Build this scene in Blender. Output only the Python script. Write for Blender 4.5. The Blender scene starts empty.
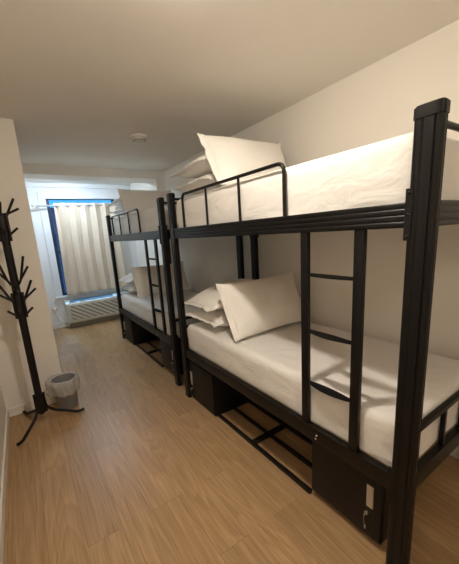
import bpy, bmesh, math, random
from mathutils import Vector, Matrix, noise
random.seed(7)
C = bpy.context.scene.collection
PI = math.pi

# ---------------------------------------------------------------- materials
def new_mat(name):
    m = bpy.data.materials.new(name); m.use_nodes = True
    nt = m.node_tree; b = nt.nodes['Principled BSDF']
    return m, nt, b

def simple(name, col, rough=.5, metal=0, spec=.5, bump=0, bscale=60, var=0, vscale=4, coat=0):
    m, nt, b = new_mat(name)
    b.inputs['Base Color'].default_value = (*col, 1)
    b.inputs['Roughness'].default_value = rough
    b.inputs['Metallic'].default_value = metal
    b.inputs['Specular IOR Level'].default_value = spec
    b.inputs['Coat Weight'].default_value = coat
    tc = nt.nodes.new('ShaderNodeTexCoord')
    if bump:
        n = nt.nodes.new('ShaderNodeTexNoise'); n.inputs['Scale'].default_value = bscale
        n.inputs['Detail'].default_value = 6
        nt.links.new(tc.outputs['Object'], n.inputs['Vector'])
        bp = nt.nodes.new('ShaderNodeBump'); bp.inputs['Strength'].default_value = bump
        bp.inputs['Distance'].default_value = .01
        nt.links.new(n.outputs['Fac'], bp.inputs['Height']); nt.links.new(bp.outputs['Normal'], b.inputs['Normal'])
    if var:
        n = nt.nodes.new('ShaderNodeTexNoise'); n.inputs['Scale'].default_value = vscale
        nt.links.new(tc.outputs['Object'], n.inputs['Vector'])
        mx = nt.nodes.new('ShaderNodeMix'); mx.data_type = 'RGBA'
        mx.inputs[6].default_value = (*[c*(1-var) for c in col], 1)
        mx.inputs[7].default_value = (*[min(1, c*(1+var)) for c in col], 1)
        nt.links.new(n.outputs['Fac'], mx.inputs[0]); nt.links.new(mx.outputs[2], b.inputs['Base Color'])
    return m

M = {}
M['wall'] = simple('wall_paint', (.82, .78, .71), .75, bump=.06, bscale=180, var=.02)
M['ceiling'] = simple('ceiling_paint', (.83, .79, .725), .8, bump=.05, bscale=140, var=.02)
M['alcove'] = simple('alcove_paint', (.80, .80, .80), .6, bump=.05, bscale=140)
M['trim'] = simple('trim_paint', (.82, .78, .71), .45)
M['black'] = simple('black_powder_coat', (.0045, .0038, .0034), .36, spec=.28, bump=.06, bscale=400)
M['blackflat'] = simple('black_locker_sheet', (.0065, .005, .0045), .5, spec=.3, bump=.05, bscale=300)
M['dwood'] = simple('black_stand_wood', (.008, .005, .0045), .5, spec=.3, bump=.08, bscale=90)
M['rubber'] = simple('black_rung_grip', (.006, .005, .0045), .8, spec=.12)
M['board'] = simple('plywood', (.45, .29, .15), .6, var=.15, vscale=12)
M['chrome'] = simple('brushed_steel', (.62, .58, .52), .35, metal=.8)
M['paper'] = simple('pale_plate', (.55, .48, .40), .5)
M['grey_plastic'] = simple('grey_plastic', (.24, .235, .235), .45)
M['white_plastic'] = simple('white_plastic', (.72, .69, .62), .4)
M['dark_slot'] = simple('dark_slot', (.05, .05, .05), .6)
M['ac_body'] = simple('ac_body', (.66, .64, .56), .45)
M['ac_grey'] = simple('ac_vent', (.16, .18, .22), .5)
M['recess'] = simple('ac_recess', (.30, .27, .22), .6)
M['rod'] = simple('satin_grey_rod', (.42, .44, .47), .35)
M['navy'] = simple('dark_window_frame', (.02, .03, .07), .4)
M['street'] = simple('house_front', (.045, .06, .12), .8, var=.2, vscale=1)

def fabric(name, col, wr=.35, scale=5, fine=300):
    m, nt, b = new_mat(name)
    b.inputs['Base Color'].default_value = (*col, 1); b.inputs['Roughness'].default_value = .85
    b.inputs['Specular IOR Level'].default_value = .2
    b.inputs['Sheen Weight'].default_value = .15
    tc = nt.nodes.new('ShaderNodeTexCoord')
    mp = nt.nodes.new('ShaderNodeMapping'); mp.inputs['Scale'].default_value = (1, .8, 1.7)
    nt.links.new(tc.outputs['Object'], mp.inputs['Vector'])
    n = nt.nodes.new('ShaderNodeTexNoise'); n.inputs['Scale'].default_value = scale
    n.inputs['Detail'].default_value = 4; n.inputs['Distortion'].default_value = .9; n.inputs['Roughness'].default_value = .45
    nt.links.new(mp.outputs[0], n.inputs['Vector'])
    f = nt.nodes.new('ShaderNodeTexNoise'); f.inputs['Scale'].default_value = fine
    nt.links.new(tc.outputs['Object'], f.inputs['Vector'])
    b1 = nt.nodes.new('ShaderNodeBump'); b1.inputs['Strength'].default_value = wr; b1.inputs['Distance'].default_value = .03
    b2 = nt.nodes.new('ShaderNodeBump'); b2.inputs['Strength'].default_value = .08; b2.inputs['Distance'].default_value = .002
    nt.links.new(n.outputs['Fac'], b1.inputs['Height']); nt.links.new(f.outputs['Fac'], b2.inputs['Height'])
    nt.links.new(b1.outputs['Normal'], b2.inputs['Normal']); nt.links.new(b2.outputs['Normal'], b.inputs['Normal'])
    return m
M['sheet'] = fabric('white_sheet', (.75, .73, .695), .36, 6)
M['pillow'] = fabric('white_pillowcase', (.84, .815, .77), .30, 7)

def curtain_mat():
    m, nt, b = new_mat('cream_curtain')
    b.inputs['Base Color'].default_value = (.80, .685, .55, 1); b.inputs['Roughness'].default_value = .9
    tr = nt.nodes.new('ShaderNodeBsdfTranslucent'); tr.inputs['Color'].default_value = (.66, .60, .50, 1)
    mx = nt.nodes.new('ShaderNodeMixShader'); mx.inputs[0].default_value = .10
    out = nt.nodes['Material Output']
    nt.links.new(b.outputs[0], mx.inputs[1]); nt.links.new(tr.outputs[0], mx.inputs[2]); nt.links.new(mx.outputs[0], out.inputs[0])
    tc = nt.nodes.new('ShaderNodeTexCoord'); n = nt.nodes.new('ShaderNodeTexNoise'); n.inputs['Scale'].default_value = 250
    nt.links.new(tc.outputs['Object'], n.inputs['Vector'])
    bp = nt.nodes.new('ShaderNodeBump'); bp.inputs['Strength'].default_value = .15; bp.inputs['Distance'].default_value = .003
    nt.links.new(n.outputs['Fac'], bp.inputs['Height']); nt.links.new(bp.outputs['Normal'], b.inputs['Normal'])
    return m
M['curtain'] = curtain_mat()

def glass_mat():
    m, nt, b = new_mat('window_glass')
    out = nt.nodes['Material Output']
    t = nt.nodes.new('ShaderNodeBsdfTransparent'); t.inputs['Color'].default_value = (.9, .96, 1, 1)
    g = nt.nodes.new('ShaderNodeBsdfGlossy'); g.inputs['Roughness'].default_value = .03
    mx = nt.nodes.new('ShaderNodeMixShader'); mx.inputs[0].default_value = .07
    nt.links.new(t.outputs[0], mx.inputs[1]); nt.links.new(g.outputs[0], mx.inputs[2]); nt.links.new(mx.outputs[0], out.inputs[0])
    return m
M['glass'] = glass_mat()

def liner_mat():
    m, nt, b = new_mat('clear_bin_liner')
    out = nt.nodes['Material Output']
    b.inputs['Base Color'].default_value = (.82, .80, .76, 1); b.inputs['Roughness'].default_value = .18
    b.inputs['Specular IOR Level'].default_value = .8
    n = nt.nodes.new('ShaderNodeTexNoise'); n.inputs['Scale'].default_value = 38; n.inputs['Detail'].default_value = 3; n.inputs['Distortion'].default_value = 1.5
    tc = nt.nodes.new('ShaderNodeTexCoord'); nt.links.new(tc.outputs['Object'], n.inputs['Vector'])
    bp = nt.nodes.new('ShaderNodeBump'); bp.inputs['Strength'].default_value = .9; bp.inputs['Distance'].default_value = .012
    nt.links.new(n.outputs['Fac'], bp.inputs['Height']); nt.links.new(bp.outputs['Normal'], b.inputs['Normal'])
    t = nt.nodes.new('ShaderNodeBsdfTransparent'); t.inputs['Color'].default_value = (.95, .95, .95, 1)
    mx = nt.nodes.new('ShaderNodeMixShader'); mx.inputs[0].default_value = .46
    nt.links.new(t.outputs[0], mx.inputs[1]); nt.links.new(b.outputs[0], mx.inputs[2]); nt.links.new(mx.outputs[0], out.inputs[0])
    return m
M['liner'] = liner_mat()

def lamp_mat(name, E, col):
    m, nt, b = new_mat(name)
    b.inputs['Base Color'].default_value = (.9, .85, .75, 1)
    b.inputs['Emission Color'].default_value = (*col, 1)
    b.inputs['Emission Strength'].default_value = E
    return m
M['lamp'] = lamp_mat('lamp_glass', 500, (1, .895, .765))
M['fill_rear'] = lamp_mat('rear_fill_glow', 38, (1, .895, .765))  # added fill lamp behind the camera, evens out the shading
M['fill_cool'] = lamp_mat('alcove_fill_glow', 285, (.64, .81, 1.0))  # added cool lamp hidden by the beam, brightens alcove and curtain

def floor_mat():
    m, nt, b = new_mat('oak_vinyl_planks'); L = nt.links.new; N = nt.nodes.new
    tc = N('ShaderNodeTexCoord')
    mp = N('ShaderNodeMapping'); mp.inputs['Rotation'].default_value = (0, 0, PI/2); mp.inputs['Location'].default_value = (.55, .06, 0)
    L(tc.outputs['Object'], mp.inputs['Vector'])
    br = N('ShaderNodeTexBrick'); br.offset = .37; br.offset_frequency = 2
    br.inputs['Scale'].default_value = 1; br.inputs['Brick Width'].default_value = 1.22; br.inputs['Row Height'].default_value = .18
    br.inputs['Mortar Size'].default_value = .0012; br.inputs['Mortar Smooth'].default_value = .3; br.inputs['Bias'].default_value = 0
    br.inputs['Color1'].default_value = (0, 0, 0, 1); br.inputs['Color2'].default_value = (1, 1, 1, 1); br.inputs['Mortar'].default_value = (.5, .5, .5, 1)
    L(mp.outputs[0], br.inputs['Vector'])
    # shift the grain from plank to plank
    off = N('ShaderNodeVectorMath'); off.operation = 'SCALE'; off.inputs[3].default_value = 7.3
    L(br.outputs['Color'], off.inputs[0])
    add = N('ShaderNodeVectorMath'); add.operation = 'ADD'
    L(tc.outputs['Object'], add.inputs[0]); L(off.outputs[0], add.inputs[1])
    m1 = N('ShaderNodeMapping'); m1.inputs['Scale'].default_value = (95, 3.2, 1); L(add.outputs[0], m1.inputs['Vector'])
    g1 = N('ShaderNodeTexNoise'); g1.inputs['Scale'].default_value = 1; g1.inputs['Detail'].default_value = 5; g1.inputs['Roughness'].default_value = .6; g1.inputs['Distortion'].default_value = .6
    L(m1.outputs[0], g1.inputs['Vector'])
    m2 = N('ShaderNodeMapping'); m2.inputs['Scale'].default_value = (7.5, .8, 1); L(add.outputs[0], m2.inputs['Vector'])
    nz = N('ShaderNodeTexNoise'); nz.inputs['Scale'].default_value = .62; nz.inputs['Detail'].default_value = 1.5; nz.inputs['Roughness'].default_value = .35; nz.inputs['Distortion'].default_value = .4
    L(m2.outputs[0], nz.inputs['Vector'])
    k1 = N('ShaderNodeMath'); k1.operation = 'MULTIPLY'; k1.inputs[1].default_value = 17; L(nz.outputs['Fac'], k1.inputs[0])
    g2 = N('ShaderNodeMath'); g2.operation = 'FRACT'; L(k1.outputs[0], g2.inputs[0])
    r = N('ShaderNodeValToRGB'); L(g1.outputs['Fac'], r.inputs[0])
    e = r.color_ramp.elements
    e[0].position = .28; e[0].color = (.318, .190, .090, 1); e[1].position = .66; e[1].color = (.47, .312, .165, 1)
    r2 = N('ShaderNodeValToRGB'); L(g2.outputs[0], r2.inputs[0])
    e = r2.color_ramp.elements
    e[0].position = .0; e[0].color = (1, 1, 1, 1); e[1].position = .85; e[1].color = (.74, .69, .63, 1)
    z_ = e.new(.99); z_.color = (.98, .97, .96, 1)
    mu = N('ShaderNodeMix'); mu.data_type = 'RGBA'; mu.blend_type = 'MULTIPLY'; mu.inputs[0].default_value = .6
    L(r.outputs[0], mu.inputs[6]); L(r2.outputs[0], mu.inputs[7])
    # tone of each plank
    tn = N('ShaderNodeMix'); tn.data_type = 'RGBA'; tn.inputs[6].default_value = (.93, .92, .91, 1); tn.inputs[7].default_value = (1.16, 1.15, 1.13, 1)
    L(br.outputs['Color'], tn.inputs[0])
    m3 = N('ShaderNodeMix'); m3.data_type = 'RGBA'; m3.blend_type = 'MULTIPLY'; m3.inputs[0].default_value = 1
    L(mu.outputs[2], m3.inputs[6]); L(tn.outputs[2], m3.inputs[7])
    m4 = N('ShaderNodeMix'); m4.data_type = 'RGBA'; m4.inputs[7].default_value = (.10, .06, .032, 1)
    k = N('ShaderNodeMath'); k.operation = 'MULTIPLY'; k.inputs[1].default_value = .6
    L(br.outputs['Fac'], k.inputs[0]); L(k.outputs[0], m4.inputs[0]); L(m3.outputs[2], m4.inputs[6])
    L(m4.outputs[2], b.inputs['Base Color'])
    b.inputs['Roughness'].default_value = .38; b.inputs['Specular IOR Level'].default_value = .45
    bp = N('ShaderNodeBump'); bp.inputs['Strength'].default_value = .12; bp.inputs['Distance'].default_value = .004
    L(g1.outputs['Fac'], bp.inputs['Height']); L(bp.outputs['Normal'], b.inputs['Normal'])
    return m
M['floor'] = floor_mat()

# ---------------------------------------------------------------- helpers
def obj(name, bm, m, parent=None, smooth=None, loc=None, rot=None):
    me = bpy.data.meshes.new(name); bm.to_mesh(me); bm.free()
    me.materials.append(m)
    if smooth is not None:
        me.shade_smooth()
        if smooth < 180: me.set_sharp_from_angle(angle=math.radians(smooth))
    o = bpy.data.objects.new(name, me); C.objects.link(o)
    if parent: o.parent = parent
    if loc: o.location = loc
    if rot: o.rotation_euler = rot
    return o

def tag(o, label=None, cat=None, group=None):
    if label: o['label'] = label
    if cat: o['category'] = cat
    if group: o['group'] = group
    return o

def thing(name, label, cat, loc=(0, 0, 0), rotz=0, group=None):
    o = bpy.data.objects.new(name, None); C.objects.link(o)
    o.location = loc; o.rotation_euler = (0, 0, rotz); o.empty_display_size = .1
    return tag(o, label, cat, group)

def struct(name, bm, m, parent=None, smooth=None):
    o = obj(name, bm, m, parent, smooth)
    if not parent: o['kind'] = 'structure'
    return o

def box(bm, x0, x1, y0, y1, z0, z1, bev=0, seg=2):
    r = bmesh.ops.create_cube(bm, size=1)
    vs = r['verts']
    for v in vs:
        v.co = Vector((x0+(v.co.x+.5)*(x1-x0), y0+(v.co.y+.5)*(y1-y0), z0+(v.co.z+.5)*(z1-z0)))
    if bev:
        es = list({e for v in vs for e in v.link_edges})
        bmesh.ops.bevel(bm, geom=es, offset=bev, segments=seg, affect='EDGES', profile=.6)
    return bm
def B(*a, **k): return box(bmesh.new(), *a, **k)

def tube(bm, pts, r, n=12, flat=1.0, radii=None):
    pts = [Vector(p) for p in pts]; rings = []
    up = None
    for i, p in enumerate(pts):
        t = (pts[min(i+1, len(pts)-1)] - pts[max(i-1, 0)]).normalized()
        if up is None:
            a = Vector((0, 0, 1)) if abs(t.z) < .9 else Vector((1, 0, 0))
            s = t.cross(a).normalized()
        else:
            s = (s - t*s.dot(t)).normalized()
        up = s.cross(t).normalized()
        rr = radii[i] if radii else r
        rings.append([bm.verts.new(p + s*math.cos(2*PI*k/n)*rr + up*math.sin(2*PI*k/n)*rr*flat) for k in range(n)])
    for a, b in zip(rings[:-1], rings[1:]):
        for k in range(n):
            bm.faces.new((a[k], a[(k+1) % n], b[(k+1) % n], b[k]))
    bm.faces.new(rings[0][::-1]); bm.faces.new(rings[-1])
    bmesh.ops.recalc_face_normals(bm, faces=bm.faces[:])
    return bm

def bend(path, r, n=6):
    """polyline with rounded corners"""
    P = [Vector(p) for p in path]; out = [P[0]]
    for i in range(1, len(P)-1):
        a = (P[i-1]-P[i]).normalized(); b = (P[i+1]-P[i]).normalized()
        s = P[i]+a*r; e = P[i]+b*r
        for k in range(n+1):
            t = k/n; out.append(s*(1-t)**2 + P[i]*2*t*(1-t) + e*t*t)
    out.append(P[-1]); return out

def prism(bm, poly, axis, a, b):
    """extrude a closed 2-D polygon along an axis; poly holds the two other coordinates in xyz order"""
    def mk(p, t):
        if axis == 'x': return Vector((t, p[0], p[1]))
        if axis == 'y': return Vector((p[0], t, p[1]))
        return Vector((p[0], p[1], t))
    A = [bm.verts.new(mk(p, a)) for p in poly]; Bv = [bm.verts.new(mk(p, b)) for p in poly]
    n = len(poly)
    for k in range(n): bm.faces.new((A[k], A[(k+1) % n], Bv[(k+1) % n], Bv[k]))
    bm.faces.new(A[::-1]); bm.faces.new(Bv)
    bmesh.ops.recalc_face_normals(bm, faces=bm.faces[:])
    return bm

def lathe(bm, prof, cx=0, cy=0, n=32, cap=True):
    rings = [[bm.verts.new((cx+r*math.cos(2*PI*k/n), cy+r*math.sin(2*PI*k/n), z)) for k in range(n)] for r, z in prof]
    for a, b in zip(rings[:-1], rings[1:]):
        for k in range(n): bm.faces.new((a[k], a[(k+1) % n], b[(k+1) % n], b[k]))
    if cap:
        bm.faces.new(rings[0][::-1]); bm.faces.new(rings[-1])
    bmesh.ops.recalc_face_normals(bm, faces=bm.faces[:])
    return bm

# ---------------------------------------------------------------- the room
H = 2.626; XL, XR = -1.53, 1.03; YB, YF = -1.7, 5.86; XS, YS = -1.03, 2.80; YH = 4.44; ZH = 2.50
struct('floor', B(XL-.1, XR+.1, YB-.1, YF+.1, -.1, 0), M['floor'])
struct('ceiling', B(XL-.1, XR+.1, YB-.1, YF+.1, H, H+.1), M['ceiling'])
struct('wall_right', B(XR, XR+.12, YB-.1, YF+.1, 0, H), M['wall'])
struct('wall_left', B(XL-.12, XL, YB-.1, YS, 0, H), M['wall'])
struct('wall_back', B(XL, XR, YB-.12, YB, 0, H), M['wall'])
struct('wall_partition', B(XL-.1, XS, YS, YF, 0, H), M['wall'])
struct('wall_header', B(XS, .889, YH, YH+.40, ZH, H), M['wall'])
struct('wall_alcove', B(.889, XR, YH, YF, 0, H), M['wall'])
# far wall with the window opening
wx0, wx1, wz0, wz1 = -.63, .57, .60, 2.36
bm = bmesh.new()
for a in ((XS, wx0, 0, H), (wx1, .889, 0, H), (wx0, wx1, 0, wz0), (wx0, wx1, wz1, H)):
    box(bm, a[0], a[1], YF, YF+.20, a[2], a[3])
struct('wall_far', bm, M['alcove'])
bm = bmesh.new()
for a in ((wx0-.115, wx0-.002, wz0-.02, wz1+.10), (wx1+.002, wx1+.115, wz0-.02, wz1+.10), (wx0-.002, wx1+.002, wz1, wz1+.10)):
    box(bm, a[0], a[1], YF-.018, YF-.0005, a[2], a[3], bev=.003)
struct('trim_1', bm, M['alcove'])
struct('trim_2', B(wx0-.13, wx1+.13, YF-.05, YF+.10, wz0-.035, wz0-.002, bev=.005), M['alcove'])
struct('trim_3', B(XS+.01, .88, YF-.03, YF-.001, H-.075, H-.001, bev=.008), M['alcove'])
win = thing('window_1', None, None, (0, 0, 0)); win['kind'] = 'structure'
bm = bmesh.new()
y0, y1 = YF+.05, YF+.10
box(bm, wx0, wx0+.05, y0, y1, wz0, wz1); box(bm, wx1-.05, wx1, y0, y1, wz0, wz1)
box(bm, wx0+.05, wx1-.05, y0, y1, wz0, wz0+.05); box(bm, wx0+.05, wx1-.05, y0, y1, wz1-.008, wz1)
box(bm, wx0+.05, wx1-.05, y0, y1, 1.40, 1.44)
obj('window_frame', bm, M['navy'], win)
obj('window_pane', B(wx0+.05, wx1-.05, y0+.02, y0+.026, wz0+.05, wz1-.008), M['glass'], win)
# baseboards
bb = .085
struct('baseboard_left', B(XL, XL+.014, YB, YS-.014, 0, bb, bev=.004), M['trim'])
struct('baseboard_partition', B(XL, XS, YS-.014, YS, 0, bb, bev=.004), M['trim'])
struct('baseboard_far', B(XS, .88, YF-.014, YF, 0, .10, bev=.004), M['alcove'])
struct('baseboard_right', B(XR-.014, XR, YB, YH, 0, bb, bev=.004), M['trim'])
# the house across the street, seen through the gap beside the curtain
hs = thing('house', 'dark blue house front seen through the gap beside the curtain', 'building', (0, 10, 0))
obj('facade', B(-6, 6, 0, 3, -4, 2.62), M['street'], hs)
for i in range(7): obj('window', B(-5+i*1.5, -4.3+i*1.5, -.03, .0, .6, 1.8), M['navy'], hs)

# ---------------------------------------------------------------- bunk bed
BL, BW = 2.03, .918
zu0, zu1, zl0, zl1, ZT = 1.548, 1.636, .431, .513, 1.935

def post_profile(sx, grow=0, n=160):
    """rounded section, grooved down the faces; long way along the bed"""
    a, b = .0445+grow, .0245+grow
    out = []
    for k in range(n):
        t = 2*PI*k/n
        c, s = math.cos(t), math.sin(t); e = 2/4.2
        y = a*abs(c)**e*(1 if c >= 0 else -1); x = b*abs(s)**e*(1 if s >= 0 else -1)
        if not grow:
            g = 0
            for gy in (-.026, -.006, .014):
                g += math.exp(-((y-gy)/.0030)**2)
            if abs(s) < .75:
                g = 0
                for gx in (-.009, .009): g += math.exp(-((x-gx)/.0026)**2)
            L = math.hypot(x, y); x -= x/L*g*.0055; y -= y/L*g*.0055
        out.append((x, y))
    return out

def rail_profile(z0, z1, x0, x1, ridges, out=-1):
    """closed (across, z) section of a side rail with rounded ridges on its outer face"""
    pts = []; n = 8
    h = (z1-z0)/ridges
    for r in range(ridges):
        for k in range(n):
            t = k/n
            pts.append((x0 - (.0028*math.sin(PI*t)**.6 if 0 < t < 1 else 0), z0+(r+t)*h))
    pts.append((x0, z1)); pts.append((x1, z1)); pts.append((x1, z0))
    return pts

def mirror(poly, c): return [(2*c-x, z) for x, z in poly]

def make_bed(loc):
    bed = thing('bunk_bed', 'x', 'bunk bed', loc)
    blk = M['black']
    for px in (0, BW):
        for py in (0, BL):
            bm = prism(bmesh.new(), [(px+x, py+y) for x, y in post_profile(1)], 'z', 0.012, ZT-.03)
            p = obj('post', bm, blk, bed, 35)
            poly = [(px+x, py+y) for x, y in post_profile(1, .003, 48)]
            bm = prism(bmesh.new(), poly, 'z', ZT-.040, ZT)
            bmesh.ops.bevel(bm, geom=[e for e in bm.edges if all(v.co.z > ZT-.001 for v in e.verts)], offset=.006, segments=3, affect='EDGES')
            obj('post_cap', bm, blk, p, 40)
            bm = prism(bmesh.new(), poly, 'z', 0, .014); obj('post_foot', bm, blk, p, 40)
    g = .046
    def plate(bm, x0, x1, y0, y1, z0, z1, bolts):
        box(bm, x0, x1, y0, y1, z0, z1, bev=.002, seg=1)
    for (z0, z1, rd) in ((zu0, zu1, 4), (zl0, zl1, 1)):
        for side in (0, 1):
            poly = rail_profile(z0, z1, -.018, .014, rd)
            if side: poly = [(BW-x, z) for x, z in poly]
            r = obj('side_rail', prism(bmesh.new(), poly, 'y', g, BL-g), blk, bed, 30)
            s = 1 if not side else -1; cx = 0 if not side else BW
            for ye, sg in ((g, 1), (BL-g, -1)):
                bm = bmesh.new()
                xa, xb = sorted((cx-s*.0275, cx-s*.0235))
                ya, yb = sorted((ye-sg*.020, ye+sg*.005))
                box(bm, xa, xb, ya, yb, z0-.045, z1+.045, bev=.0015, seg=1)
                for zz in (z0-.03, (z0+z1)/2, z1+.03):
                    bmesh.ops.create_uvsphere(bm, u_segments=8, v_segments=6, radius=.0065, matrix=Matrix.Translation((cx-s*.0275, ye-sg*.008, zz)) @ Matrix.Scale(.6, 4, (1, 0, 0)))
                obj('bracket', bm, blk, r, 40)
        for side in (0, 1):
            poly = rail_profile(z0, z1, -.018, .014, rd)
            if side: poly = [(BL-x, z) for x, z in poly]
            r = obj('end_rail', prism(bmesh.new(), poly, 'x', .026, BW-.026), blk, bed, 30)
            cy = 0 if not side else BL; s = 1 if not side else -1
            for xx in (.014, BW-.014-.022):
                ya, yb = sorted((cy-s*.030, cy-s*.022))
                obj('bracket', B(xx, xx+.022, ya, yb, z0-.045, z1+.045, bev=.0015, seg=1), blk, r, 40)
    # bars over the two ends of each bunk
    for cy in (0, BL):
        obj('end_bar', tube(bmesh.new(), [(.02, cy, 1.888), (BW-.02, cy, 1.888)], .0115), blk, bed, 60)
        e = obj('end_guard', B(.02, BW-.02, cy-.012, cy+.012, .700, .728, bev=.004), blk, bed, 40)
        for xx in (.352, .575):
            obj('end_guard_upright', B(xx-.012, xx+.012, cy-.010, cy+.010, zl1-.004, .703, bev=.003), blk, e, 40)
    # guard rail of the upper bunk
    gr = obj('guard_rail', tube(bmesh.new(), bend([(0, .66, zu1-.003), (0, .66, 1.898), (0, 1.81, 1.898), (0, 1.81, zu1-.003)], .05), .0105), blk, bed, 60)
    for yy in (1.045, 1.437):
        obj('guard_upright', tube(bmesh.new(), [(0, yy, zu1-.003), (0, yy, 1.895)], .0085), blk, gr, 60)
    # ladder
    la = obj('ladder', box(B(-.014, .010, .207, .253, zl1-.004, zu0+.003, bev=.004), -.014, .010, .500, .544, zl1-.004, zu0+.003, bev=.004), blk, bed, 40)
    for zz in (1.343, 1.050, .762):
        bm = bmesh.new(); n = 20; rings = []
        for i in range(n+1):
            t = i/n; y = .250+t*(.503-.250); w = .009+.021*math.sin(PI*t)**.9; th = .0085
            ring = []
            for k in range(12):
                a = 2*PI*k/12
                ring.append(bm.verts.new((-.002-.35*(w-.009)+w*math.cos(a), y, zz+th*math.sin(a))))
            rings.append(ring)
        for a, b in zip(rings[:-1], rings[1:]):
            for k in range(12): bm.faces.new((a[k], a[(k+1) % 12], b[(k+1) % 12], b[k]))
        bm.faces.new(rings[0][::-1]); bm.faces.new(rings[-1])
        bmesh.ops.recalc_face_normals(bm, faces=bm.faces[:])
        obj('rung', bm, M['rubber'], la, 50)
    for zz in (.478, .456):
        bm = bmesh.new(); bmesh.ops.create_uvsphere(bm, u_segments=10, v_segments=6, radius=.0055, matrix=Matrix.Translation((-.0205, .438-(zz-.467)*.3, zz)))
        tag(obj('bolt', bm, M['chrome'], bed, 180), 'small steel bolt on the lower rail')
    # plywood deck under each mattress
    for z1 in (zl1-.012, zu1-.036):
        tag(obj('bed_board', B(.016, BW-.016, .016, BL-.016, z1-.014, z1), M['board'], bed), 'pale plywood board under the mattress')
    # lockers under the lower bunk
    def locker(x0, y0, y1, z0, z1, hy, hz0, hz1, ky, d=.42):
        lk = obj('locker', box(B(x0+.018, x0+d, y0, y1, z0, z1, bev=.003), x0+.006, x0+.018, y0, y1, z0, z0+.012), M['blackflat'], bed, 40)
        obj('door', B(x0, x0+.017, y0+.006, y1-.006, z0+.010, z1-.010, bev=.003), M['blackflat'], lk, 40)
        hx = x0
        bm = bmesh.new()
        w = .017
        box(bm, hx-.005, hx+.001, hy-w, hy+w, hz0, hz1, bev=.002)
        h = tag(obj('handle', bm, M['chrome'], lk, 40), 'pale recessed locker handle')
        obj('handle_slot', B(hx-.0062, hx-.004, hy-w*.45, hy+w*.45, hz0+.018, hz1-.018), M['paper'], h)
        bm = bmesh.new()
        bmesh.ops.create_cone(bm, cap_ends=True, segments=20, radius1=.009, radius2=.008, depth=.012, matrix=Matrix.Translation((hx-.005, ky, hz0-.040)) @ Matrix.Rotation(PI/2, 4, 'Y'))
        obj('lock', bm, M['chrome'], lk, 40)
        bm = bmesh.new()
        box(bm, hx-.026, hx-.010, ky-.0015, ky+.0015, hz0-.048, hz0-.032)
        tube(bm, [(hx-.020, ky, hz0-.045), (hx-.014, ky+.008, hz0-.075), (hx-.010, ky+.004, hz0-.115)], .0012, 6)
        box(bm, hx-.012, hx-.008, ky-.001, ky+.006, hz0-.135, hz0-.112, bev=.001, seg=1)
        obj('key', bm, M['chrome'], lk)
    locker(.030, .095, .515, .045, .405, .155, .222, .345, .168, .33)
    locker(.004, 1.550, 1.975, .0, .405, 1.950, .150, .290, 1.950)
    # frame on the floor between the lockers
    bm = bmesh.new()
    for xx in (.035, .20, .375): box(bm, xx-.012, xx+.012, .520, 1.546, .006, .030, bev=.002, seg=1)
    box(bm, .047, .363, 1.055, 1.095, .006, .028, bev=.002, seg=1)
    obj('base_frame', bm, blk, bed, 40)
    return bed

def dup(root, loc):
    r = root.copy(); C.objects.link(r); r.location = loc
    for ch in list(root.children):
        c = ch.copy(); C.objects.link(c); c.parent = r
        for g in ch.children:
            d = g.copy(); C.objects.link(d); d.parent = c
    return r
O1 = Vector((0, 0, 0)); O2 = Vector((.02, 2.315, 0))
bed1 = make_bed(O1)
bed2 = dup(bed1, O2)
gB = 'black metal bunk beds along the right wall'
tag(bed1, 'nearest black metal bunk bed, whose thick ribbed post stands in front on the right', 'bunk bed', gB)
tag(bed2, 'far black metal bunk bed standing close to the curtained window', 'bunk bed', gB)

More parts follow.
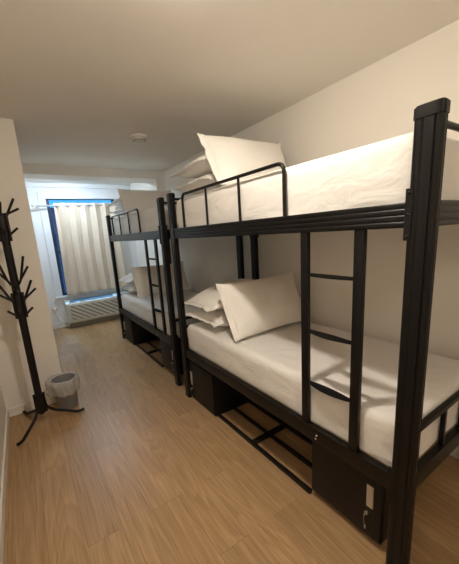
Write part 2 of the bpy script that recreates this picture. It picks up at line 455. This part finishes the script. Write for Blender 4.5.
# ---------------------------------------------------------------- mattresses
def mattress(name, z0, z1, seed):
    bm = bmesh.new()
    x0, x1, y0, y1 = .0155, .895, .0155, 2.005
    nx, ny, nz = 26, 64, 9
    r = .050
    vs = {}
    def P(i, j, k):
        key = (i, j, k)
        if key in vs: return vs[key]
        x = x0+(x1-x0)*i/nx; y = y0+(y1-y0)*j/ny; z = z0+(z1-z0)*k/nz
        rr = r
        c = Vector((min(max(x, x0+rr), x1-rr), min(max(y, y0+rr), y1-rr), min(max(z, z0+.02), z1-rr)))
        d = Vector((x, y, z))-c
        if d.length > 1e-6:
            lim = rr if z > z0+.02 else .05
            # project onto the rounded box
            m = max(abs(d.x)/rr, abs(d.y)/rr, abs(d.z)/(rr if d.z > 0 else .02))
            dn = d.normalized()
            rad = rr if d.z >= 0 else rr
            p = c + Vector((dn.x*rr*m, dn.y*rr*m, dn.z*(rr if d.z > 0 else .02)*m))
        else: p = Vector((x, y, z)); dn = Vector((0, 0, 1))
        # wrinkles
        q = Vector((x*3, y*2.2, z*9+seed))
        w = noise.noise(q)*.006
        side = 1-min(1, abs(dn.z)*1.2)
        w += side*noise.noise(Vector((x*4+seed, y*1.6+z*3, z*26)))*.0045
        cr = noise.noise(Vector((x*2.3+seed, y*1.7, 4)))*.006
        if k == nz: p.z += cr
        # a tucked corner fold by each near corner
        p += dn*w
        v = bm.verts.new(p); vs[key] = v; return v
    def quad(a, b, c, d): bm.faces.new((P(*a), P(*b), P(*c), P(*d)))
    for i in range(nx):
        for j in range(ny):
            quad((i, j, 0), (i, j+1, 0), (i+1, j+1, 0), (i+1, j, 0)); quad((i, j, nz), (i+1, j, nz), (i+1, j+1, nz), (i, j+1, nz))
    for i in range(nx):
        for k in range(nz):
            quad((i, 0, k), (i+1, 0, k), (i+1, 0, k+1), (i, 0, k+1)); quad((i, ny, k), (i, ny, k+1), (i+1, ny, k+1), (i+1, ny, k))
    for j in range(ny):
        for k in range(nz):
            quad((0, j, k), (0, j, k+1), (0, j+1, k+1), (0, j+1, k)); quad((nx, j, k), (nx, j+1, k), (nx, j+1, k+1), (nx, j, k+1))
    bmesh.ops.recalc_face_normals(bm, faces=bm.faces[:])
    return obj('mattress', bm, M['sheet'], None, 180)
gM = 'white sheeted mattresses on the bunks'
lz = zl1-.012+.001; uz = zu1-.036+.001
spec = [(O1, lz, .752, 'white sheeted mattress on the lower bunk of the nearest bed'),
        (O1, uz, 1.882, 'white sheeted mattress on the upper bunk of the nearest bed'),
        (O2, lz, .752, 'white sheeted mattress on the lower bunk of the far bed'),
        (O2, uz, 1.882, 'white sheeted mattress on the upper bunk of the far bed')]
for i, (o, a, b, lb) in enumerate(spec):
    m = mattress('mattress', a, b, 3.7*i+1); m.location = o; tag(m, lb, 'mattress', gM)

# ---------------------------------------------------------------- pillows
def pillow(lx, ly, th, label, loc, rot, seed, group, curl=0.0, crest=0.0):
    """plump pillow with a flat hem at its two short ends; origin at its middle"""
    fl = .048; hx, hy = lx/2-fl, ly/2; n = 30
    def edge(u, v):
        return Vector((u*hx*(1-.030*(1-v*v)), v*hy*(1-.055*(1-u*u)), 0))
    def warp(p):
        s = noise.noise(Vector((p.x*3.1+seed, p.y*3.1, seed)))*.014 + noise.noise(Vector((p.x*8+seed, p.y*8, seed*2)))*.004
        e = (abs(p.x)/(lx/2))**3*(abs(p.y)/(ly/2))**2
        return Vector((p.x, p.y, p.z+s + curl*e*.05 - curl*.03*(p.x/(lx/2))**2))
    bm = bmesh.new(); top = {}; bot = {}
    for i in range(n+1):
        for j in range(n+1):
            u = -math.cos(PI*i/n); v = -math.cos(PI*j/n)
            u = .6*u+.4*(2*i/n-1); v = .6*v+.4*(2*j/n-1)
            p = edge(u, v)
            h = max(0, (1-abs(u)**2.8))**.60*max(0, (1-abs(v)**2.6))**.60
            pull = 1+.06*noise.noise(Vector((u*2+seed, v*2, seed)))
            # gathers running in from the ends
            ed = (abs(u)**3)*(1-abs(u)**8)
            creas = .007*noise.noise(Vector((seed, v*6+seed, u*.7)))*ed + .004*noise.noise(Vector((math.atan2(v, u)*3+seed, seed, 1.4)))*(u*u+v*v)*.5*(1-abs(u)**9)*(1-abs(v)**9)
            for side, d in ((1, top), (-1, bot)):
                if i in (0, n) or j in (0, n):
                    if side == -1: d[i, j] = top[i, j]; continue
                    q = Vector((p.x, p.y, 0))
                else: q = Vector((p.x, p.y, side*(th/2*h*pull+.0025+creas)))
                d[i, j] = bm.verts.new(warp(q))
    for i in range(n):
        for j in range(n):
            bm.faces.new((top[i, j], top[i+1, j], top[i+1, j+1], top[i, j+1]))
            bm.faces.new((bot[i, j], bot[i, j+1], bot[i+1, j+1], bot[i+1, j]))
    bmesh.ops.recalc_face_normals(bm, faces=bm.faces[:])
    o = obj('pillow', bm, M['pillow'], None, 180)
    tag(o, label, 'pillow', group)
    for s in (-1, 1):
        w = fl if s == -1 else fl*.6
        bm = bmesh.new(); m = 28; rows = []
        for (t, dz) in ((-.10, .004), (.02, .007), (.12, .0035), (.55, .003), (1.0, .003), (1.0, -.003), (.55, -.003), (.12, -.0035), (.02, -.007), (-.10, -.004)):
            row = []
            for k in range(m+1):
                v = -1+2*k/m
                a = edge(s, v)
                wob = (noise.noise(Vector((s*5+seed, v*3.5, seed+3)))*.022+noise.noise(Vector((s*5+seed, v*11, seed+3)))*.006)*max(t, 0)
                flare = 1+.035*max(t, 0)
                row.append(bm.verts.new(warp(Vector((a.x+s*w*t*(1-.12*(1-v*v)), a.y*flare, dz+wob)))))
            rows.append(row)
        for a, b in zip(rows, rows[1:]+rows[:1]):
            for k in range(m): bm.faces.new((a[k], a[k+1], b[k+1], b[k]))
        bm.faces.new([q[0] for q in rows]); bm.faces.new([q[-1] for q in rows][::-1])
        bmesh.ops.recalc_face_normals(bm, faces=bm.faces[:])
        obj('hem', bm, M['pillow'], o, 180)
    o.location = loc; o.rotation_euler = rot
    return o
R = math.radians
def pillow_set(o, zt, where, lean, leanz, yc, w, gid, top_label):
    g = 'pillows on the ' + where
    pillow(.78, .51, .160, 'white pillow lying flat directly on the mattress of the '+where, o+Vector((.412, 1.765, zt+.088)), (R(1), R(0), R(1)), gid+1, g)
    pillow(.78, .54, .165, 'white pillow lying flat on top of another pillow, '+where, o+Vector((.402, 1.782, zt+.268)), (R(-2), R(-9), R(-1)), gid+2, g)
    pillow(w, .46, .165, top_label, o+Vector((.048+w/2, yc-.018, leanz)), (R(lean), 0, R(-1)), gid+3, g, curl=.5)
pillow_set(O1, .750, 'lower bunk of the nearest bed', 62, .975, 1.372, .85, 10, 'large white pillow leaning against the stack on the lower bunk of the nearest bed')
pillow_set(O1, 1.885, 'upper bunk of the nearest bed', 58, 2.090, 1.470, .83, 20, 'large white pillow propped up on the upper bunk of the nearest bed')
pillow_set(O2, .750, 'lower bunk of the far bed', 62, .975, 1.33, .84, 30, 'large white pillow leaning up on the lower bunk of the far bed')
pillow_set(O2, 1.885, 'upper bunk of the far bed', 56, 2.045, 1.42, .80, 40, 'large white pillow propped up on the upper bunk of the far bed')

# ---------------------------------------------------------------- coat stand
cs = thing('coat_stand', 'tall black coat stand with forked pegs beside the left wall', 'coat stand', (-1.25, 2.47, 0))
obj('pole', lathe(bmesh.new(), [(.029, .12), (.029, 1.76)], n=24), M['dwood'], cs, 40)
for (z0, z1) in ((1.615, 1.832), (.985, 1.200), (.105, .285)):
    bm = bmesh.new()
    for k in range(4):
        a = PI/4+k*PI/2
        box(bm, -.014, .014, .024, .046, z0, z1, bev=.003)
        vs = [v for v in bm.verts if not v.tag]
        bmesh.ops.rotate(bm, verts=vs, cent=(0, 0, 0), matrix=Matrix.Rotation(k*PI/2, 3, 'Z'))
        for v in bm.verts: v.tag = True
    lathe(bm, [(.036, z0+.004), (.036, z1-.004)], n=16)
    obj('collar', bm, M['dwood'], cs, 40)
def hook(az, z0, out, up1, up2=None, r0=.034):
    d = Vector((math.cos(az), math.sin(az), 0))
    bm = bmesh.new(); s = d*r0+Vector((0, 0, z0))
    if up2 is None:
        tube(bm, [s-d*.01, s+d*(out-r0)+Vector((0, 0, up1))], .0092, 8)
    else:
        k = d*(r0+.012)+Vector((0, 0, z0+.03))
        sd = Vector((-d.y, d.x, 0))
        tube(bm, [s-d*.008-Vector((0, 0, .01)), k, d*out*.92+Vector((0, 0, z0+up1))-sd*.012], .0095, 8)
        tube(bm, [k, d*(out+.012)+Vector((0, 0, z0+up2))+sd*.012], .0090, 8)
    bmesh.ops.recalc_face_normals(bm, faces=bm.faces[:])
    obj('peg', bm, M['dwood'], cs, 50)
for az in (0, PI):
    hook(az, 1.795, .115, .145, .070); hook(az, 1.655, .095, .06)
    hook(az, 1.275, .100, .215, .130); hook(az, 1.110, .125, .180, .105); hook(az, 1.000, .090, .06)
for az in (PI/2, -PI/2):
    hook(az, 1.795, .10, .13, .070); hook(az, 1.655, .085, .05)
    hook(az, 1.175, .095, .10, .05); hook(az, 1.02, .085, .05)
for (fx, fy) in ((-1.45, 2.215), (-.915, 2.43), (-1.40, 2.765)):
    d = Vector((fx+1.25, fy-2.47, 0)); L = d.length; d.normalize()
    pth = bend([d*.034+Vector((0, 0, .235)), d*.040+Vector((0, 0, .150)), d*(.10)+Vector((0, 0, .095)), d*(L-.05)+Vector((0, 0, .014)), d*L+Vector((0, 0, .024))], .022, 4)
    obj('leg', tube(bmesh.new(), pth, .0125, 10), M['dwood'], cs, 60)

# ---------------------------------------------------------------- waste bin and its liner
bx, by = -1.028, 2.630
wb = thing('waste_bin', 'small grey plastic waste bin beside the coat stand', 'bin', (bx, by, 0))
bm = bmesh.new()
lathe(bm, [(.085, 0), (.088, .004), (.108, .285), (.113, .292), (.113, .300), (.104, .300), (.101, .290), (.083, .008), (.001, .008)], n=40, cap=False)
obj('bucket', bm, M['grey_plastic'], wb, 50)
bm = bmesh.new(); n = 72; prof = [(.083, .03), (.097, .20), (.1035, .300), (.112, .312), (.119, .300), (.124, .270), (.123, .235), (.120, .195), (.118, .170)]
rings = []
for q, (r, z) in enumerate(prof):
    ring = []
    for k in range(n):
        a = 2*PI*k/n
        amp = (0, .002, .003, .006, .009, .011, .011, .010, .008)[q]
        nz = noise.noise(Vector((math.cos(a)*3.2, math.sin(a)*3.2, z*9)))+.5*noise.noise(Vector((math.cos(a)*8, math.sin(a)*8, z*20)))
        lift = (0, 0, .006, .014, .010, .012, .014, .02, .03)[q]*noise.noise(Vector((math.cos(a)*2, math.sin(a)*2, 5)))
        puff = .030*max(0, math.cos(a-PI*1.08))**2*(1 if q in (3, 4, 5, 6) else .4 if q > 6 else 0)
        rr = r+amp*2.6*abs(nz)+puff
        ring.append(bm.verts.new((rr*math.cos(a), rr*math.sin(a), z+lift+(puff*.3))))
    rings.append(ring)
for a, b in zip(rings[:-1], rings[1:]):
    for k in range(n): bm.faces.new((a[k], a[(k+1) % n], b[(k+1) % n], b[k]))
bl = tag(obj('bin_liner', bm, M['liner'], None, 180, loc=(bx, by, 0)), 'clear crumpled plastic liner folded over the rim of the grey bin', 'bin liner')

# ---------------------------------------------------------------- smoke detector
sd = thing('smoke_detector', 'round white smoke detector on the ceiling', 'smoke detector', (.08, 2.84, H))
obj('base_plate', lathe(bmesh.new(), [(.080, -.022), (.086, -.016), (.086, 0)], n=40), M['white_plastic'], sd, 40)
bd = obj('sensor_dome', lathe(bmesh.new(), [(.030, -.058), (.052, -.054), (.060, -.042), (.062, -.020)], n=40), M['white_plastic'], sd, 40)
bm = bmesh.new()
for k in range(14):
    a = 2*PI*k/14
    m_ = Matrix.Rotation(a, 4, 'Z') @ Matrix.Translation((.0575, 0, -.047)) @ Matrix.Diagonal((.008, .015, .007, 1))
    bmesh.ops.create_cube(bm, size=1, matrix=m_)
tag(obj('vent', bm, M['dark_slot'], bd), 'dark slots round the detector dome')

# ---------------------------------------------------------------- aisle ceiling lamp, plus added rear and alcove fill lamps out of sight
gl = 'round glass ceiling lights'
for lx_, ly_, lb_, mt_, k in ((-.55, .52, 'round glass ceiling light above the middle of the aisle', 'lamp', .5), (-.75, -1.25, 'unseen fill lamp added above the near end of the aisle', 'fill_rear', 1),
                      (-.30, 5.10, 'small fill lamp added out of sight behind the beam in front of the window', 'fill_cool', .62)):
    lp = thing('ceiling_light', lb_, 'ceiling light', (lx_, ly_, H), 0, gl)
    obj('lamp_base', lathe(bmesh.new(), [(.120*k, -.050*k), (.130*k, -.045*k), (.130*k, 0)], n=40), M['white_plastic'], lp, 40)
    obj('lamp_glass', lathe(bmesh.new(), [(.02*k, -.115*k), (.06*k, -.110*k), (.095*k, -.094*k), (.115*k, -.070*k), (.115*k, -.0505*k)], n=32), M[mt_], lp, 180)

# ---------------------------------------------------------------- curtain and rod
YR = 5.745
rd = thing('curtain_rod', 'white curtain rod over the window', 'curtain rod', (0, YR, 2.225))
rod_l, rod_r = -.80, .74
obj('rod', tube(bmesh.new(), [(rod_l, 0, 0), (rod_r, 0, .02)], .013, 14), M['rod'], rd, 60)
for x in (rod_l, rod_r):
    s = -1 if x < 0 else 1
    dz = 0 if x < 0 else .02
    obj('finial', tube(bmesh.new(), [(x, 0, dz), (x+s*.02, 0, dz), (x+s*.028, 0, dz), (x+s*.06, 0, dz), (x+s*.066, 0, dz)], .02, 14, radii=[.013, .013, .020, .020, .012]), M['white_plastic'], rd, 60)
    bm = bmesh.new(); xx = x-s*.03
    box(bm, xx-.009, xx+.009, .010, YF-YR-.0185, dz-.010, dz+.008, bev=.002, seg=1)
    box(bm, xx-.016, xx+.016, YF-YR-.026, YF-YR-.0185, dz-.04, dz+.04, bev=.002, seg=1)
    obj('bracket', bm, M['white_plastic'], rd, 40)
bm = bmesh.new(); nx, nz = 260, 30; V = []
cx0, cx1, cz0, cz1 = -.530, .60, .595, 2.275
for j in range(nz+1):
    t = j/nz; z = cz1+(cz0-cz1)*t; row = []
    for i in range(nx+1):
        s = i/nx
        ph = s*2*PI*6.2 + .9*noise.noise(Vector((s*4, t*1.1, 2)))*(t**.7)*2.2
        amp = .046+.012*t*(1+noise.noise(Vector((s*6, 1, t))))
        x = cx0+(cx1-cx0)*s + .014*math.sin(ph*.5+1)*t + .020*math.sin(2*ph)*min(1, 4*s, 4*(1-s)) - .045*t*(1-s)**3
        y = YR + amp*math.sin(ph) + .010*noise.noise(Vector((s*22, t*3, 7)))*t
        zz = z + (.018*noise.noise(Vector((s*3, 0, 9))) if j == nz else 0)
        row.append(bm.verts.new((x, y, zz)))
    V.append(row)
for j in range(nz):
    for i in range(nx): bm.faces.new((V[j][i], V[j][i+1], V[j+1][i+1], V[j+1][i]))
cu = obj('curtain', bm, M['curtain'], None, 180)
sm = cu.modifiers.new('Solidify', 'SOLIDIFY'); sm.thickness = .003
tag(cu, 'long cream curtain hanging in folds over the window', 'curtain')

# ---------------------------------------------------------------- air conditioner under the window
ac = thing('air_conditioner', 'cream wall air conditioner with slatted front under the window', 'air conditioner', (0, YF, 0))
x0, x1, yf = -.625, .64, -.265
prof = [(-.0005, .10), (yf+.02, .10), (yf, .12), (yf, .462), (yf+.010, .474), (-.0005, .520)]
body = obj('body', prism(bmesh.new(), prof, 'x', x0, x1), M['ac_body'], ac)
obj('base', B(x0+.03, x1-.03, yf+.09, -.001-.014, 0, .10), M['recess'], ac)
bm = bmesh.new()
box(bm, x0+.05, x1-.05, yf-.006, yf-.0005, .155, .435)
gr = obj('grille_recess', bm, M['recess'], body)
bm = bmesh.new()
gx0, gx1, gz0, gz1 = x0+.055, x1-.055, .158, .432
def clip(poly, ax, lim, keep):
    out = []
    for a, b in zip(poly, poly[1:]+poly[:1]):
        ia, ib = keep*(a[ax]-lim) >= 0, keep*(b[ax]-lim) >= 0
        if ia: out.append(a)
        if ia != ib:
            t = (lim-a[ax])/(b[ax]-a[ax]); out.append((a[0]+(b[0]-a[0])*t, a[1]+(b[1]-a[1])*t))
    return out
for k in range(-4, 16):
    xs = gx0-.2+k*.118; wv = .070; sl0 = (gz1-gz0)*1.55
    poly = [(xs, gz1), (xs+wv, gz1), (xs+wv+sl0, gz0), (xs+sl0, gz0)]
    for ax, lim, kp in ((0, gx0, 1), (0, gx1, -1)):
        poly = clip(poly, ax, lim, kp) if len(poly) > 2 else poly
    if len(poly) < 3 or max(p[0] for p in poly)-min(p[0] for p in poly) < .01: continue
    A_ = [bm.verts.new((p[0], yf-.026, p[1])) for p in poly]; B_ = [bm.verts.new((p[0], yf-.006, p[1])) for p in poly]
    bm.faces.new(A_); bm.faces.new(B_[::-1])
    for q in range(len(poly)): bm.faces.new((A_[q], A_[(q+1) % len(poly)], B_[(q+1) % len(poly)], B_[q]))
bmesh.ops.recalc_face_normals(bm, faces=bm.faces[:])
for a in ((x0+.045, x0+.057, .15, .44), (x1-.057, x1-.045, .15, .44), (x0+.057, x1-.057, .15, .160), (x0+.057, x1-.057, .43, .44)):
    box(bm, a[0], a[1], yf-.028, yf-.0065, a[2], a[3])
obj('front_grille', bm, M['ac_body'], ac)
bm = bmesh.new()
sl = (.520-.474)/(-.0005-(yf+.010))
def top(y): return .474+(y-(yf+.010))*sl
for k in range(12):
    ya = yf+.055+k*.012
    prism(bm, [(ya, top(ya)-.001), (ya+.007, top(ya+.007)-.001), (ya+.007, top(ya+.007)+.004), (ya, top(ya)+.004)], 'x', x0+.08, x0+.86)
tag(obj('top_vent', bm, M['ac_grey'], ac), 'dark grey slatted outlet on top of the air conditioner')
bm = prism(bmesh.new(), [(yf+.05, top(yf+.05)-.001), (-.06, top(-.06)-.001), (-.06, top(-.06)+.005), (yf+.05, top(yf+.05)+.005)], 'x', x0+.92, x1-.07)
obj('control_panel', bm, M['white_plastic'], ac)
pts = [(-.80, -.050, .400), (-.80, -.075, .395), (-.805, -.085, .34), (-.79, -.08, .24), (-.745, -.10, .14), (-.69, -.13, .07), (-.655, -.15, .045), (-.615, -.17, .06), (-.60, -.175, .12)]
cc = []
for i in range(len(pts)-1):
    p0, p1, p2, p3 = [Vector(pts[min(max(k, 0), len(pts)-1)]) for k in (i-1, i, i+1, i+2)]
    for q in range(6):
        t = q/6; cc.append(.5*((2*p1)+(-p0+p2)*t+(2*p0-5*p1+4*p2-p3)*t*t+(-p0+3*p1-3*p2+p3)*t**3))
cc.append(Vector(pts[-1]))
obj('power_cord', tube(bmesh.new(), cc, .006, 8), M['white_plastic'], ac, 60)
so = thing('wall_socket', 'white wall socket left of the air conditioner with a plug in it', 'wall socket', (-.80, YF, .40))
obj('cover_plate', B(-.036, .036, -.008, -.0005, -.058, .058, bev=.003), M['white_plastic'], so, 40)
obj('plug', B(-.022, .022, -.050, -.008, -.03, .03, bev=.006), M['white_plastic'], so, 40)

# ---------------------------------------------------------------- daylight and camera
w = bpy.data.worlds.new('sky'); bpy.context.scene.world = w; w.use_nodes = True
bg = w.node_tree.nodes['Background']
bg.inputs['Color'].default_value = (.07, .42, .85, 1); bg.inputs['Strength'].default_value = 1.25

sl_ = bpy.data.lights.new('daylight', 'SUN'); sl_.energy = 4.5; sl_.angle = R(12); sl_.color = (.13, .52, 1)
so_ = bpy.data.objects.new('daylight', sl_); C.objects.link(so_)
so_.rotation_euler = Vector((.12, 1, 1.15)).to_track_quat('Z', 'Y').to_euler()

cam = bpy.data.cameras.new('camera'); co = bpy.data.objects.new('camera', cam); C.objects.link(co)
yaw, pitch, roll = R(32.927), R(-12.282), R(-3.721)
fw = Vector((math.sin(yaw)*math.cos(pitch), math.cos(yaw)*math.cos(pitch), math.sin(pitch)))
rt = Vector((math.cos(yaw), -math.sin(yaw), 0)); up = rt.cross(fw)
Rv = rt*math.cos(roll)+up*math.sin(roll); Uv = up*math.cos(roll)-rt*math.sin(roll)
m = Matrix((Rv, Uv, -fw)).transposed().to_4x4(); m.translation = Vector((-1.181, -.513, 1.572))
co.matrix_world = m
cam.sensor_fit = 'HORIZONTAL'; cam.sensor_width = 36; cam.lens = 302.837/459*36
cam.shift_x = 7.429/459; cam.shift_y = 16.997/459
cam.clip_start = .02
sc = bpy.context.scene; sc.camera = co
sc.view_settings.view_transform = 'Standard'; sc.view_settings.look = 'None'; sc.view_settings.gamma = 1
sc.view_settings.use_curve_mapping = False; sc.view_settings.exposure = .32
sc.cycles.max_bounces = 10; sc.cycles.diffuse_bounces = 6; sc.cycles.transparent_max_bounces = 12
